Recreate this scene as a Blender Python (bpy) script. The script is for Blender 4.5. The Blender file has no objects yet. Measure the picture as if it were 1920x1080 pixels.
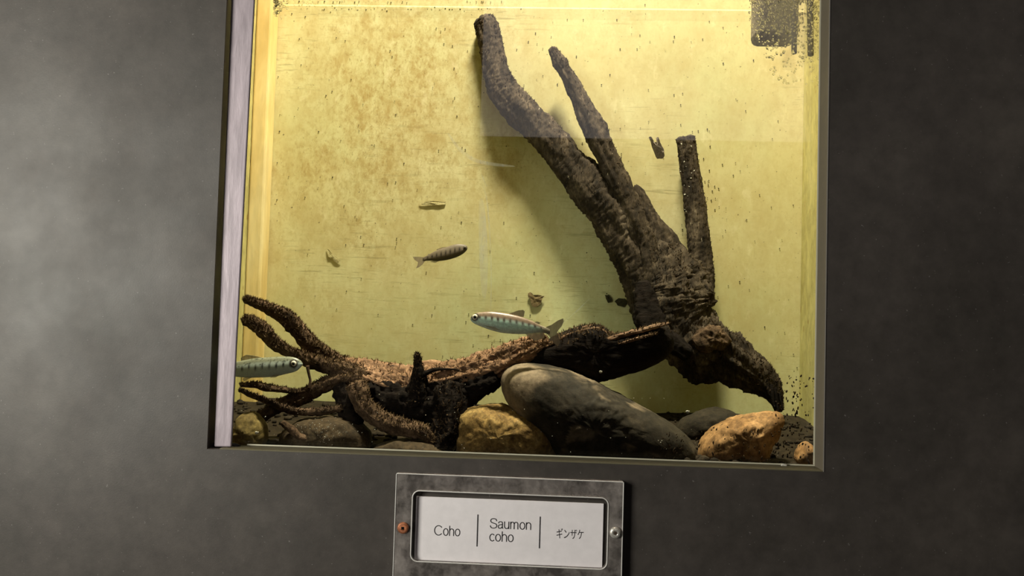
import bpy, bmesh, math, random
from mathutils import Vector, noise, Matrix
rng = random.Random(7)

# ------------------------------------------------------------------ camera
H, D, F = 1.40, 0.72, 1450.0            # camera height, distance to the wall face (m), focal length (px of 1920)
ROLL, PITCH, YAW = math.radians(1.6703), math.radians(2.196), math.radians(-2.4841)
_f = Vector((math.sin(YAW)*math.cos(PITCH), math.cos(YAW)*math.cos(PITCH), math.sin(PITCH)))
_r0 = Vector((math.cos(YAW), -math.sin(YAW), 0)); _u0 = _r0.cross(_f)
CR = _r0*math.cos(ROLL) + _u0*math.sin(ROLL); CU = -_r0*math.sin(ROLL) + _u0*math.cos(ROLL)
CAM = Vector((0, -D, H))
scn = bpy.context.scene
cd = bpy.data.cameras.new('camera'); cam = bpy.data.objects.new('camera', cd)
scn.collection.objects.link(cam)
cam.matrix_world = Matrix(((CR.x, CU.x, -_f.x, CAM.x), (CR.y, CU.y, -_f.y, CAM.y), (CR.z, CU.z, -_f.z, CAM.z), (0, 0, 0, 1)))
cd.sensor_width = 36; cd.lens = 36*F/1920; cd.clip_start = .01
scn.camera = cam

# ------------------------------------------------------------------ world, lights, exposure
w = bpy.data.worlds.new('world'); scn.world = w; w.use_nodes = True
w.node_tree.nodes['Background'].inputs[0].default_value = (.010, .010, .011, 1)
w.node_tree.nodes['Background'].inputs[1].default_value = 1
def area(name, loc, target, sx, sy, power, col):
    l = bpy.data.lights.new(name, 'AREA'); l.shape = 'RECTANGLE'; l.size = sx; l.size_y = sy
    l.energy = power; l.color = col
    o = bpy.data.objects.new(name, l); scn.collection.objects.link(o); o.location = loc
    o.rotation_euler = (Vector(target)-Vector(loc)).to_track_quat('-Z', 'Y').to_euler()
    return o
# unseen area light at the left for the wall's falloff; no doorway is built
area('left_area_light', (-1.08, -.90, H+.12), (-.25, 0, H+.0), .42, .62, 19.0, (1.0, .98, .86))
vs = scn.view_settings; vs.view_transform = 'Standard'; vs.look = 'None'; vs.gamma = 1; vs.use_curve_mapping = False
vs.exposure = 0.0
scn.cycles.transparent_max_bounces = 24      # light must get through glass, water and back

# ------------------------------------------------------------------ helpers
def P(px, py, Y=0.0):                   # the point at depth Y seen at a pixel of the photograph
    d = _f + CR*((px-960)/F) + CU*((540-py)/F)
    return CAM + d*((Y+D)/d.y)
def S(Y): return (Y+D)/F                # metres per pixel at depth Y
COL = scn.collection
def tag(o, label=None, cat=None, group=None, kind=None):
    if label: o['label'] = label
    if cat: o['category'] = cat
    if group: o['group'] = group
    if kind: o['kind'] = kind
    return o
def thing(name, loc, label, cat, group=None, kind=None):
    o = bpy.data.objects.new(name, None); COL.objects.link(o); o.location = loc; o.empty_display_size = .02
    return tag(o, label, cat, group, kind)
def wloc(o):
    v = Vector(o.location)
    while o.parent: o = o.parent; v += Vector(o.location)
    return v
def obj(name, verts, faces, m, parent=None, smooth=True, kind=None, cols=None, label=None):
    verts = [Vector(v) for v in verts]
    if parent: off = wloc(parent); loc = Vector((0, 0, 0))
    else:
        n = max(1, len(verts)); c = sum(verts, Vector())/n
        loc = Vector((c.x, c.y, min(v.z for v in verts))); off = loc
    me = bpy.data.meshes.new(name); me.from_pydata([tuple(v-off) for v in verts], [], faces); me.validate()
    if cols:
        a = me.color_attributes.new('Col', 'FLOAT_COLOR', 'POINT')
        a.data.foreach_set('color', [x for c in cols for x in (c[0], c[1], c[2], 1.0)])
    bm = bmesh.new(); bm.from_mesh(me); bmesh.ops.recalc_face_normals(bm, faces=bm.faces); bm.to_mesh(me); bm.free()
    if smooth: me.polygons.foreach_set('use_smooth', [True]*len(me.polygons))
    me.materials.append(m)
    o = bpy.data.objects.new(name, me); COL.objects.link(o); o.location = loc
    if parent: o.parent = parent
    if kind: o['kind'] = kind
    if label: o['label'] = label
    return o
def join(parts):                        # [(verts, faces), ...] -> verts, faces
    V, Fc = [], []
    for v, f in parts:
        n = len(V); V += list(v); Fc += [tuple(i+n for i in q) for q in f]
    return V, Fc
def box(x0, x1, y0, y1, z0, z1):
    v = [(x, y, z) for z in (z0, z1) for y in (y0, y1) for x in (x0, x1)]
    return [Vector(a) for a in v], [(0, 2, 3, 1), (4, 5, 7, 6), (0, 1, 5, 4), (2, 6, 7, 3), (0, 4, 6, 2), (1, 3, 7, 5)]
def bevel(o, wd, seg=2):
    b = o.modifiers.new('bevel', 'BEVEL'); b.width = wd; b.segments = seg; b.limit_method = 'ANGLE'; return o
def catmull(pts, n):
    out = []
    q = [pts[0]] + list(pts) + [pts[-1]]
    for i in range(1, len(q)-2):
        p0, p1, p2, p3 = (Vector(a) for a in q[i-1:i+3])
        for k in range(n):
            t = k/n
            out.append(.5*((2*p1)+(p2-p0)*t+(2*p0-5*p1+4*p2-p3)*t*t+(3*p1-p0-3*p2+p3)*t**3))
    out.append(Vector(q[-2])); return out
def nz(v): return noise.noise(v)
def fbm(v, o=4): return noise.fractal(v, .9, 2.1, o)

def tube_raw(pts, seg=26, step=.0014, rough=.10, ridge=.14, seed=0, flat=1.0, cap=.25, knots=0.0, fine=.05, twist=0.0):
    """tapered, gnarled limb; pts = [(px, py, Y, r_px)] -> verts, faces"""
    ctl = []
    for px, py, Y, r in pts:
        p = P(px, py, Y); ctl.append(Vector((p.x, p.y, p.z, r*S(Y))))
    L = sum((ctl[i+1].to_3d()-ctl[i].to_3d()).length for i in range(len(ctl)-1))
    n = max(2, int(L/step/(len(ctl)-1)))
    c = catmull(ctl, n)
    V, Fc = [], []
    so = Vector((seed*3.17, seed*1.31, seed*7.7)); s = 0
    up = Vector((0, 1, 0)); N = len(c)
    for i, q in enumerate(c):
        p = q.to_3d(); r = max(.0005, q[3])
        a = c[max(0, i-1)].to_3d(); b = c[min(N-1, i+1)].to_3d()
        t = (b-a).normalized()
        if i: s += (p-c[i-1].to_3d()).length
        x = (up - t*up.dot(t)).normalized(); y = t.cross(x); up = x
        for k in range(seg):
            th = 2*math.pi*k/seg + twist*s
            ca, sa = math.cos(th), math.sin(th)
            g = Vector((ca*1.7, sa*1.7, s*9)) + so
            h = Vector((ca*r*140, sa*r*140, s*45)) + so
            rd = 1 + ridge*(1-2*abs(nz(g)))*.7 - ridge*1.6*max(0, .28-abs(nz(Vector((ca*3.4, sa*3.4, s*11))+so)))*2 + rough*fbm(h, 4) + fine*nz(Vector((ca*r*700, sa*r*700, s*260))+so)
            if knots: rd += knots*max(0, nz(Vector((ca*1.1, sa*1.1, s*22))+so*2)-.25)*2.4
            d = x*ca*flat + y*sa
            V.append(p + d*r*rd)
    for i in range(N-1):
        for k in range(seg):
            k2 = (k+1) % seg
            Fc.append((i*seg+k, i*seg+k2, (i+1)*seg+k2, (i+1)*seg+k))
    for e, i, d in ((0, 0, -1), (1, N-1, 1)):
        p = c[i].to_3d(); a = c[max(0, i-1)].to_3d(); b = c[min(N-1, i+1)].to_3d(); t = (b-a).normalized()*d
        r = c[i][3]; base = len(V)
        for k in range(seg):
            th = 2*math.pi*k/seg
            v = V[i*seg+k]; V.append(p + (v-p)*.6 + t*r*(cap+.35*nz(Vector((math.cos(th)*2, math.sin(th)*2, e*5))+so)))
        V.append(p + t*r*cap*1.1)
        for k in range(seg):
            k2 = (k+1) % seg
            Fc.append((i*seg+k, i*seg+k2, base+k2, base+k)); Fc.append((base+k, base+k2, base+seg))
    return V, Fc
def tube(name, pts, m, parent=None, **kw):
    v, f = tube_raw(pts, **kw); return obj(name, v, f, m, parent)
def fuzz(parent, n, m, seed, hlen=.0035, zmin=.0, name='algae_tuft', cone=None):
    """short upright tufts of algae growing on the upper side of a limb (one mesh)"""
    r = random.Random(seed); me = parent.data; n = int(n*2.4)
    polys = [p for p in me.polygons if p.normal.z > zmin]
    if not polys: return
    V, Fc = [], []; off = wloc(parent)
    for _ in range(n):
        p = r.choice(polys); c = Vector(p.center)+off
        nn = (Vector(p.normal)*.6 + Vector((r.uniform(-1, 1), r.uniform(-1, 1), r.uniform(.2, 1.3)))).normalized()
        l = hlen*r.uniform(.4, 1.5); wd = r.uniform(.0005, .0011)
        sx = nn.orthogonal().normalized()*wd; sy = nn.cross(sx).normalized()*wd
        b = len(V); V += [c-sx-nn*wd, c+sx*.5+sy-nn*wd, c+sx*.5-sy-nn*wd, c+nn*l+sx*r.uniform(-2, 2)+sy*r.uniform(-2, 2)]
        Fc += [(b, b+1, b+3), (b+1, b+2, b+3), (b+2, b, b+3)]
    return obj(name, V, Fc, m, parent, smooth=False, kind='stuff')
def inpoly_r(out, c, th):
    dx, dy = math.cos(th), math.sin(th); best = 0
    n = len(out)
    for i in range(n):
        x1, y1 = out[i][0]-c[0], out[i][1]-c[1]; x2, y2 = out[(i+1) % n][0]-c[0], out[(i+1) % n][1]-c[1]
        ex, ey = x2-x1, y2-y1; den = dx*ey-dy*ex
        if abs(den) < 1e-9: continue
        t = (x1*ey-y1*ex)/den; u = (x1*dy-y1*dx)/den
        if t > 0 and -1e-6 <= u <= 1+1e-6: best = max(best, t)
    return best
def smooth_out(out, n=3):
    for _ in range(n):
        o2 = []
        for i in range(len(out)):
            a, b = out[i], out[(i+1) % len(out)]
            o2 += [(a[0]*.75+b[0]*.25, a[1]*.75+b[1]*.25), (a[0]*.25+b[0]*.75, a[1]*.25+b[1]*.75)]
        out = o2
    return out
def blob_raw(out, Y, dep, na=72, nb=34, amp=.05, fine=.012, seed=0, c=None, ex=.75, back=1.0, smooth=2, sc=18.):
    """rounded solid whose side view has the given outline (pixels at depth Y), dep metres to each side"""
    out = smooth_out(out, smooth)
    if c is None: c = (sum(p[0] for p in out)/len(out), sum(p[1] for p in out)/len(out))
    so = Vector((seed*2.3, seed*5.1, seed*.7))
    rr = [inpoly_r(out, c, 2*math.pi*i/na) for i in range(na)]
    ctr = P(c[0], c[1], Y); V = []; Fc = []; mr = min(rr)*.5+sum(rr)/na*.5
    for j in range(nb+1):
        ph = math.pi*(j+.02)/(nb+.04); rad = max(0, math.sin(ph))**ex; cy = -math.cos(ph)
        cy = math.copysign(abs(cy)**.9, cy)*(back if cy > 0 else 1)
        for i in range(na):
            th = 2*math.pi*i/na
            w_ = min(1, math.sin(ph)*1.15); w_ = w_*w_*(3-2*w_); q_ = (mr+(rr[i]-mr)*w_)*rad
            v = P(c[0]+math.cos(th)*q_, c[1]+math.sin(th)*q_, Y)
            v = v + Vector((0, cy*dep, 0))
            n = (v-ctr).normalized()
            v = v + n*(amp*dep*fbm((v+so)*sc, 4)*(1 if abs(cy) > .15 else .5)*min(1, .15+math.sin(ph)*1.6) + fine*dep*fbm((v+so)*160, 3))
            V.append(v)
    for j in range(nb):
        for i in range(na):
            i2 = (i+1) % na
            Fc.append((j*na+i, j*na+i2, (j+1)*na+i2, (j+1)*na+i))
    return V, Fc

# ------------------------------------------------------------------ main measures of the tank
XL, XR, ZB, ZT = -.3139, .2573, H-.1318, H+.47     # opening in the exhibit wall
GY0, GY1, YB = .0225, .0305, .400
TX0 = P(478, 420, YB).x; TX1 = P(1503, 420, YB).x; TZ0 = ZB-.014; TZT = H+.62
BLx = P(507, 420, YB).x
AQ = Vector(((TX0+TX1)/2, .15, TZ0-.012)); BLOOM = P(720, 190, YB)-AQ; BLOOM.y = 0; BLOOM.z *= .85

# ------------------------------------------------------------------ materials
class NT:
    def __init__(s, name):
        s.m = bpy.data.materials.new(name); s.m.use_nodes = True; s.t = s.m.node_tree; s.t.nodes.clear()
        s.out = s.n('ShaderNodeOutputMaterial'); s._c = None
    def n(s, typ, **kw):
        x = s.t.nodes.new(typ)
        for k, v in kw.items():
            if isinstance(k, str) and hasattr(x, k): setattr(x, k, v)
        return x
    def l(s, a, b): s.t.links.new(a, b)
    def coord(s, scale=(1, 1, 1)):
        if not s._c: s._c = s.n('ShaderNodeTexCoord')
        mp = s.n('ShaderNodeMapping'); mp.inputs['Scale'].default_value = scale
        s.l(s._c.outputs['Object'], mp.inputs[0]); return mp.outputs[0]
    def noise(s, scale, detail=4, rough=.55, stretch=(1, 1, 1), dist=0.0):
        x = s.n('ShaderNodeTexNoise'); s.l(s.coord(stretch), x.inputs['Vector'])
        x.inputs['Scale'].default_value = scale; x.inputs['Detail'].default_value = detail
        x.inputs['Roughness'].default_value = rough; x.inputs['Distortion'].default_value = dist
        return x.outputs['Fac']
    def ramp(s, fac, stops):
        r = s.n('ShaderNodeValToRGB'); e = r.color_ramp.elements
        while len(e) < len(stops): e.new(.5)
        for k, (p, c) in enumerate(stops):
            e[k].position = p; e[k].color = (c, c, c, 1) if isinstance(c, (int, float)) else (*c, 1)
        s.l(fac, r.inputs[0]); return r.outputs['Color']
    def mix(s, fac, a, b, mode='MIX'):
        x = s.n('ShaderNodeMix'); x.data_type = 'RGBA'; x.blend_type = mode
        for sock, v in ((x.inputs[0], fac), (x.inputs[6], a), (x.inputs[7], b)):
            if isinstance(v, (int, float)): sock.default_value = v
            elif isinstance(v, tuple): sock.default_value = (*v, 1)
            else: s.l(v, sock)
        return x.outputs[2]
    def math(s, op, a, b=0.0):
        x = s.n('ShaderNodeMath'); x.operation = op
        for sock, v in ((x.inputs[0], a), (x.inputs[1], b)):
            if isinstance(v, (int, float)): sock.default_value = v
            else: s.l(v, sock)
        return x.outputs[0]
    def bsdf(s, color, rough=.6, spec=.4, metal=0.0, bump=None, bstr=.4, bdist=.001, **extra):
        b = s.n('ShaderNodeBsdfPrincipled')
        for k, v in (('Base Color', color), ('Roughness', rough), ('Specular IOR Level', spec), ('Metallic', metal)):
            if isinstance(v, tuple): b.inputs[k].default_value = (*v, 1)
            elif isinstance(v, (int, float)): b.inputs[k].default_value = v
            else: s.l(v, b.inputs[k])
        for k, v in extra.items(): b.inputs[k.replace('_', ' ')].default_value = v
        if bump is not None:
            q = s.n('ShaderNodeBump'); q.inputs['Strength'].default_value = bstr; q.inputs['Distance'].default_value = bdist
            s.l(bump, q.inputs['Height']); s.l(q.outputs[0], b.inputs['Normal'])
        return b.outputs[0]
    def done(s, sh): s.l(sh, s.out.inputs['Surface']); return s.m

def mottled(name, stops, scale, rough=.8, spec=.25, bump=.5, bdist=.0015, bscale=220, stretch=(1, 1, 1), speck=None, metal=0.0, fine2=1.0):
    k = NT(name); c = k.ramp(k.noise(scale, 6, .62, stretch, .3), stops)
    c = k.mix(fine2, c, k.ramp(k.noise(scale*6, 6, .7, stretch, .5), [(.32, .42), (.5, .95), (.7, 1.55)]), 'MULTIPLY')
    if speck:                            # (colour, scale, threshold)
        f = k.ramp(k.noise(speck[1], 3, .6, stretch), [(speck[2], 0.0), (speck[2]+.05, 1.0)]); c = k.mix(f, c, speck[0])
    return k.done(k.bsdf(c, rough, spec, metal, k.noise(bscale, 5, .65, stretch), bump, bdist))

def mat_wall():
    k = NT('charcoal_laminate')
    a = k.ramp(k.noise(5.5, 5, .6), [(.30, (.044, .038, .033)), (.52, (.060, .051, .046)), (.72, (.082, .070, .062))])
    b = k.ramp(k.noise(60, 5, .7), [(.3, (.7, .7, .7)), (.7, (1.2, 1.2, 1.2))])
    c = k.mix(.75, a, b, 'MULTIPLY')
    f = k.ramp(k.noise(420, 2, .5), [(.735, 0.0), (.76, 1.0)])
    c = k.mix(k.math('MULTIPLY', f, .35), c, (.30, .28, .27))
    return k.done(k.bsdf(c, k.ramp(k.noise(9, 4), [(.3, .42), (.7, .58)]), .38, 0, k.noise(700, 3), .12, .0004))
def mat_back():
    k = NT('algae_stained_painted_board')
    base = k.ramp(k.noise(5, 4, .5), [(.3, (.64, .56, .28)), (.55, (.70, .62, .34)), (.75, (.76, .69, .41))])
    g = k.ramp(k.noise(3.2, 4, .6), [(.42, 0.0), (.66, 1.0)])           # greenish film in drifting patches
    base = k.mix(k.math('MULTIPLY', g, .5), base, (.57, .61, .33))
    # brown algae bloom over the upper middle of the board, ragged at its rim
    vd = k.n('ShaderNodeVectorMath'); vd.operation = 'DISTANCE'; k.l(k.coord((1, 0, .85)), vd.inputs[0]); vd.inputs[1].default_value = BLOOM
    area_ = k.ramp(k.math('ADD', k.math('MULTIPLY', vd.outputs['Value'], 1.75), k.math('MULTIPLY', k.noise(6, 5, .65), 1.1)), [(.62, 1.0), (.98, .26)])
    bl = k.ramp(k.noise(62, 8, .75, (1, 1, .7), .25), [(.42, 0.0), (.60, 1.0)])
    base = k.mix(k.math('MULTIPLY', k.math('MULTIPLY', area_, bl), .70), base, (.40, .25, .065))
    bf = k.ramp(k.noise(180, 6, .75, (1, 1, .6), .2), [(.52, 0.0), (.64, 1.0)])
    base = k.mix(k.math('MULTIPLY', k.math('MULTIPLY', area_, bf), .6), base, (.33, .21, .06))
    wide = k.ramp(k.noise(11, 6, .62, (1, 1, .8), .2), [(.46, 0.0), (.68, 1.0)])
    base = k.mix(k.math('MULTIPLY', wide, .44), base, (.50, .37, .15))
    pal = k.ramp(k.noise(50, 6, .7, (1, 1, .6), .1), [(.58, 0.0), (.70, 1.0)])
    base = k.mix(k.math('MULTIPLY', pal, .35), base, (.86, .78, .50))
    ca = k.ramp(k.noise(5, 4, .6), [(.44, 0.0), (.60, 1.0)])            # fine horizontal checks in the ply
    ck = k.noise(150, 5, .65, (.12, 1, 1.5), .3); ckm = k.ramp(ck, [(.58, 0.0), (.64, 1.0)])
    ck2 = k.noise(330, 4, .6, (.10, 1, 1.5), .2); ckm2 = k.ramp(ck2, [(.60, 0.0), (.66, .6)])
    chk = k.math('MULTIPLY', k.math('MAXIMUM', ckm, ckm2), ca)
    base = k.mix(k.math('MULTIPLY', chk, .36), base, (.22, .18, .075))
    sp = k.ramp(k.noise(240, 3, .5), [(.69, 0.0), (.72, 1.0)])
    base = k.mix(k.math('MULTIPLY', sp, .75), base, (.10, .07, .03))
    h = k.math('SUBTRACT', k.noise(60, 5, .6, (.5, 1, 1)), chk)
    return k.done(k.bsdf(base, .75, .15, 0, h, .12, .0006))
def mat_glass(name='tank_glass', dirt=.0):
    k = NT(name)
    tr = k.n('ShaderNodeBsdfTransparent'); tr.inputs[0].default_value = (.985, .99, .98, 1)
    gl = k.n('ShaderNodeBsdfGlossy'); gl.inputs['Roughness'].default_value = .004
    fr = k.n('ShaderNodeFresnel'); fr.inputs[0].default_value = 1.5
    mx = k.n('ShaderNodeMixShader'); k.l(fr.outputs[0], mx.inputs[0]); k.l(tr.outputs[0], mx.inputs[1]); k.l(gl.outputs[0], mx.inputs[2])
    if dirt:
        df = k.n('ShaderNodeBsdfDiffuse'); df.inputs[0].default_value = (.62, .55, .52, 1)
        f = k.ramp(k.noise(55, 6, .7), [(.38, dirt*.2), (.75, dirt)])
        m2 = k.n('ShaderNodeMixShader'); k.l(f, m2.inputs[0]); k.l(mx.outputs[0], m2.inputs[1]); k.l(df.outputs[0], m2.inputs[2])
        return k.done(m2.outputs[0])
    return k.done(mx.outputs[0])
def mat_water():
    k = NT('tank_water')
    tr = k.n('ShaderNodeBsdfTransparent'); tr.inputs[0].default_value = (1, 1, 1, 1)
    va = k.n('ShaderNodeVolumeAbsorption'); va.inputs['Color'].default_value = (.60, .84, .72, 1); va.inputs['Density'].default_value = .6
    k.l(va.outputs[0], k.out.inputs['Volume'])
    return k.done(tr.outputs[0])
def mat_fish(name, rough=.35, metal=.25):
    k = NT(name); a = k.n('ShaderNodeAttribute'); a.attribute_name = 'Col'
    v = k.ramp(k.noise(900, 3, .6), [(.3, .82), (.7, 1.15)])
    c = k.mix(.8, a.outputs['Color'], v, 'MULTIPLY')
    return k.done(k.bsdf(c, rough, .5, metal, k.noise(1400, 2), .25, .0003))
def mat_fin(name, col, alpha):
    k = NT(name); tr = k.n('ShaderNodeBsdfTransparent')
    d = k.bsdf(k.ramp(k.noise(500, 3, .5, (1, 1, .25)), [(.35, tuple(c*.75 for c in col)), (.65, col)]), .5, .3)
    mx = k.n('ShaderNodeMixShader'); mx.inputs[0].default_value = alpha; k.l(tr.outputs[0], mx.inputs[1]); k.l(d, mx.inputs[2])
    return k.done(mx.outputs[0])
def plain(name, col, rough=.5, spec=.4, metal=0.0):
    k = NT(name); c = k.mix(k.noise(90, 4, .6), tuple(x*.88 for x in col), tuple(min(1, x*1.1) for x in col))
    return k.done(k.bsdf(c, rough, spec, metal))
def emit(name, col, s):
    k = NT(name); e = k.n('ShaderNodeEmission'); e.inputs[0].default_value = (*col, 1); e.inputs[1].default_value = s
    return k.done(e.outputs[0])

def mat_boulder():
    k = NT('tan_river_stone_with_painted_shade'); a = k.n('ShaderNodeAttribute'); a.attribute_name = 'Col'
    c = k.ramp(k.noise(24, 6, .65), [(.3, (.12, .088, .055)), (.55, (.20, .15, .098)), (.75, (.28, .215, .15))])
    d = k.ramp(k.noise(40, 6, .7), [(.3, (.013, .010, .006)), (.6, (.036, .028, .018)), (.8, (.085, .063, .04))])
    c = k.mix(a.outputs['Fac'], d, c)  # vertex colour blends painted slab shade with the tan stone
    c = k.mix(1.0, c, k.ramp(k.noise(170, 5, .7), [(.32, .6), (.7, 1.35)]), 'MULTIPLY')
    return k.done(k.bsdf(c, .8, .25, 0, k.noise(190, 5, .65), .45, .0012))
M = dict(
    wall=mat_wall(), back=mat_back(), glass=mat_glass(), acrylic=mat_glass('scuffed_acrylic', .42), water=mat_water(),
    room=plain('dark_room_paint', (.05, .05, .05), .9, .1), floor=mottled('dark_carpet', [(.3, (.03, .03, .03)), (.7, (.05, .048, .045))], 60, .95, .05),
    post=mottled('stained_cream_post', [(.35, (.62, .42, .14)), (.55, (.78, .60, .28)), (.7, (.85, .72, .42))], 9, .6, .3, .12, .0005, 200, (1, 1, .25), None, 0.0, .25),
    side=mottled('algae_film_side', [(.3, (.40, .34, .12)), (.55, (.52, .46, .19)), (.75, (.60, .53, .26))], 22, .7, .2, .2, .0005, 150, (1, 1, .4), ((.30, .2, .06), 90, .66), 0.0, .4),
    metal=mottled('scratched_aluminium', [(.3, (.30, .25, .285)), (.6, (.38, .32, .36)), (.75, (.45, .39, .43))], 26, .5, .5, .35, .0006, 420, (1, 1, .12), ((.22, .19, .21), 380, .72), .2, .45),
    sealant=plain('yellowed_sealant', (.55, .52, .40), .5, .4), goop=mottled('black_sealant', [(.3, (.008, .008, .008)), (.7, (.02, .018, .016))], 90, .5, .3),
    tree=mottled('dark_waterlogged_wood', [(.30, (.012, .008, .005)), (.47, (.038, .026, .016)), (.60, (.078, .056, .037)), (.76, (.15, .112, .076))], 55, .85, .2, .9, .002, 260, (1, 1, .35), ((.30, .25, .19), 240, .69)),
    log=mottled('orange_brown_driftwood', [(.28, (.05, .028, .016)), (.45, (.20, .11, .06)), (.62, (.36, .21, .125)), (.78, (.50, .32, .20))], 48, .85, .2, .9, .002, 240, (.5, 1, 1), ((.05, .03, .02), 160, .64)),
    root=mottled('mossy_brown_root', [(.28, (.018, .011, .006)), (.48, (.072, .043, .025)), (.62, (.145, .09, .055)), (.78, (.25, .16, .10))], 70, .9, .15, .9, .002, 260),
    slab=mottled('black_rotten_bark', [(.3, (.006, .004, .003)), (.6, (.012, .008, .006)), (.8, (.03, .02, .015))], 60, .9, .1, .8, .002, 240, (.35, 1, 1)),
    splinter=mottled('split_pale_wood', [(.3, (.06, .036, .02)), (.55, (.22, .13, .08)), (.75, (.38, .26, .16))], 70, .85, .2, .8, .0015, 260, (.3, 1, 1)),
    fuzz=plain('brown_algae', (.10, .065, .035), .95, .05), fuzz3=plain('orange_brown_algae', (.20, .125, .07), .95, .05), fuzz2=plain('dark_algae', (.055, .036, .022), .95, .05),
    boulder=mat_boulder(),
    gold=mottled('golden_brown_stone', [(.3, (.08, .045, .014)), (.5, (.24, .145, .045)), (.66, (.36, .24, .085)), (.8, (.45, .33, .16))], 45, .8, .25, .6, .0015, 150),
    orange=mottled('orange_stone', [(.3, (.12, .06, .022)), (.46, (.26, .14, .055)), (.62, (.42, .24, .105)), (.8, (.55, .35, .18))], 38, .8, .25, .6, .0015, 150, (1, 1, .6)),
    brownrock=mottled('brown_silty_stone', [(.3, (.025, .017, .009)), (.55, (.06, .04, .021)), (.75, (.105, .073, .04))], 40, .85, .2, .6, .0015, 150),
    darkrock=mottled('dark_brown_stone', [(.3, (.010, .007, .004)), (.55, (.022, .016, .009)), (.75, (.045, .033, .02))], 40, .85, .2, .6, .0015, 150),
    olive=mottled('olive_brown_stone', [(.3, (.08, .055, .018)), (.55, (.18, .13, .045)), (.75, (.27, .20, .08))], 34, .85, .2, .5, .0015, 150),
    gravel=mottled('dark_gravel', [(.3, (.010, .007, .004)), (.55, (.026, .018, .011)), (.75, (.06, .044, .028))], 60, .9, .15),
    silt=mottled('dark_silt', [(.3, (.012, .008, .005)), (.7, (.03, .021, .012))], 50, .95, .1),
    rim=plain('grey_brown_lit_reveal', (.13, .11, .08), .6, .3), rimo=plain('olive_lit_reveal', (.13, .115, .07), .6, .3), rimp=plain('pale_chipped_edge', (.22, .20, .18), .6, .3),
    hose=plain('black_rubber_hose', (.03, .028, .024), .6, .3), filt=mottled('grey_filter_plastic', [(.3, (.17, .145, .10)), (.7, (.30, .26, .19))], 60, .6, .3),
    card=plain('white_card', (.85, .80, .83), .55, .35), ink=plain('black_ink', (.035, .033, .036), .7, .2),
    edge=plain('pale_acrylic_edge_highlight', (.62, .60, .58), .5, .4),
    copper=mottled('rusted_screw', [(.3, (.22, .07, .03)), (.7, (.45, .17, .08))], 300, .5, .4, .3, .0003, 900, (1, 1, 1), None, .4),
    steel=mottled('steel_screw', [(.3, (.45, .42, .38)), (.7, (.72, .69, .64))], 300, .35, .5, .3, .0003, 900, (1, 1, 1), None, .5),
    black=plain('black', (.006, .006, .006), .25, .5), iris=plain('pale_iris', (.72, .68, .56), .3, .5), irisd=plain('dark_iris', (.10, .07, .05), .3, .5),
    leaf=mottled('dead_leaf', [(.3, (.10, .065, .025)), (.7, (.26, .18, .09))], 200, .8, .2), darkleaf=mottled('rotten_leaf', [(.3, (.02, .018, .008)), (.7, (.07, .055, .025))], 200, .8, .2),
    film=mottled('grey_film', [(.3, (.55, .45, .34)), (.7, (.78, .66, .55))], 200, .6, .3), shell=mottled('white_shell', [(.3, (.45, .43, .36)), (.7, (.75, .72, .64))], 260, .5, .4),
    chip=mottled('pale_wood_chip', [(.3, (.40, .32, .14)), (.7, (.60, .52, .28))], 200, .8, .2),
    lamp=plain('white_enamel', (.8, .8, .78), .4, .4), daylight=emit('daylight_in_window', (1.0, .90, .86), .85), frame=plain('window_frame_paint', (.12, .12, .12), .5, .3),
)
k = NT('clear_droplet'); g = k.n('ShaderNodeBsdfGlass'); g.inputs['IOR'].default_value = 1.33; g.inputs['Roughness'].default_value = .0
M['drop'] = k.done(g.outputs[0])
M['fish'] = mat_fish('silvery_fish_skin', .35, .0); M['fishd'] = mat_fish('dull_fish_skin', .55, .0)
M['fin'] = mat_fin('clear_brown_fin', (.42, .33, .23), .66); M['finp'] = mat_fin('pale_clear_fin', (.55, .50, .36), .55)

# ------------------------------------------------------------------ the room
RX0, RX1, RY0, RZ1 = -2.6, 2.6, -4.0, 3.7
TH = .022                                             # panel thickness
v, f = join([box(RX0, XL, 0, TH, 0, RZ1), box(XR, RX1, 0, TH, 0, RZ1), box(XL, XR, 0, TH, 0, ZB), box(XL, XR, 0, TH, ZT, RZ1)])
tag(obj('wall_front', v, f, M['wall'], smooth=False), 'charcoal mottled laminate wall panel around the tank opening', None, None, 'structure')
tag(obj('floor', *box(RX0, RX1, RY0, 1.2, -.05, 0), M['floor'], smooth=False), 'dark carpet floor of the room', None, None, 'structure')
tag(obj('ceiling', *box(RX0, RX1, RY0, 1.2, RZ1, RZ1+.05), M['room'], smooth=False), 'dark ceiling of the room', None, None, 'structure')
tag(obj('wall_right', *box(RX1, RX1+.05, RY0, 1.2, 0, RZ1), M['room'], smooth=False), 'dark side wall on the right', None, None, 'structure')
tag(obj('wall_left', *join([box(RX0-.05, RX0, RY0, 1.2, 0, RZ1)]), M['room'], smooth=False), 'dark side wall on the left', None, None, 'structure')
tag(obj('wall_service', *box(RX0, RX1, 1.2, 1.25, 0, RZ1), M['room'], smooth=False), 'dark wall of the service space behind the tank', None, None, 'structure')
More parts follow.
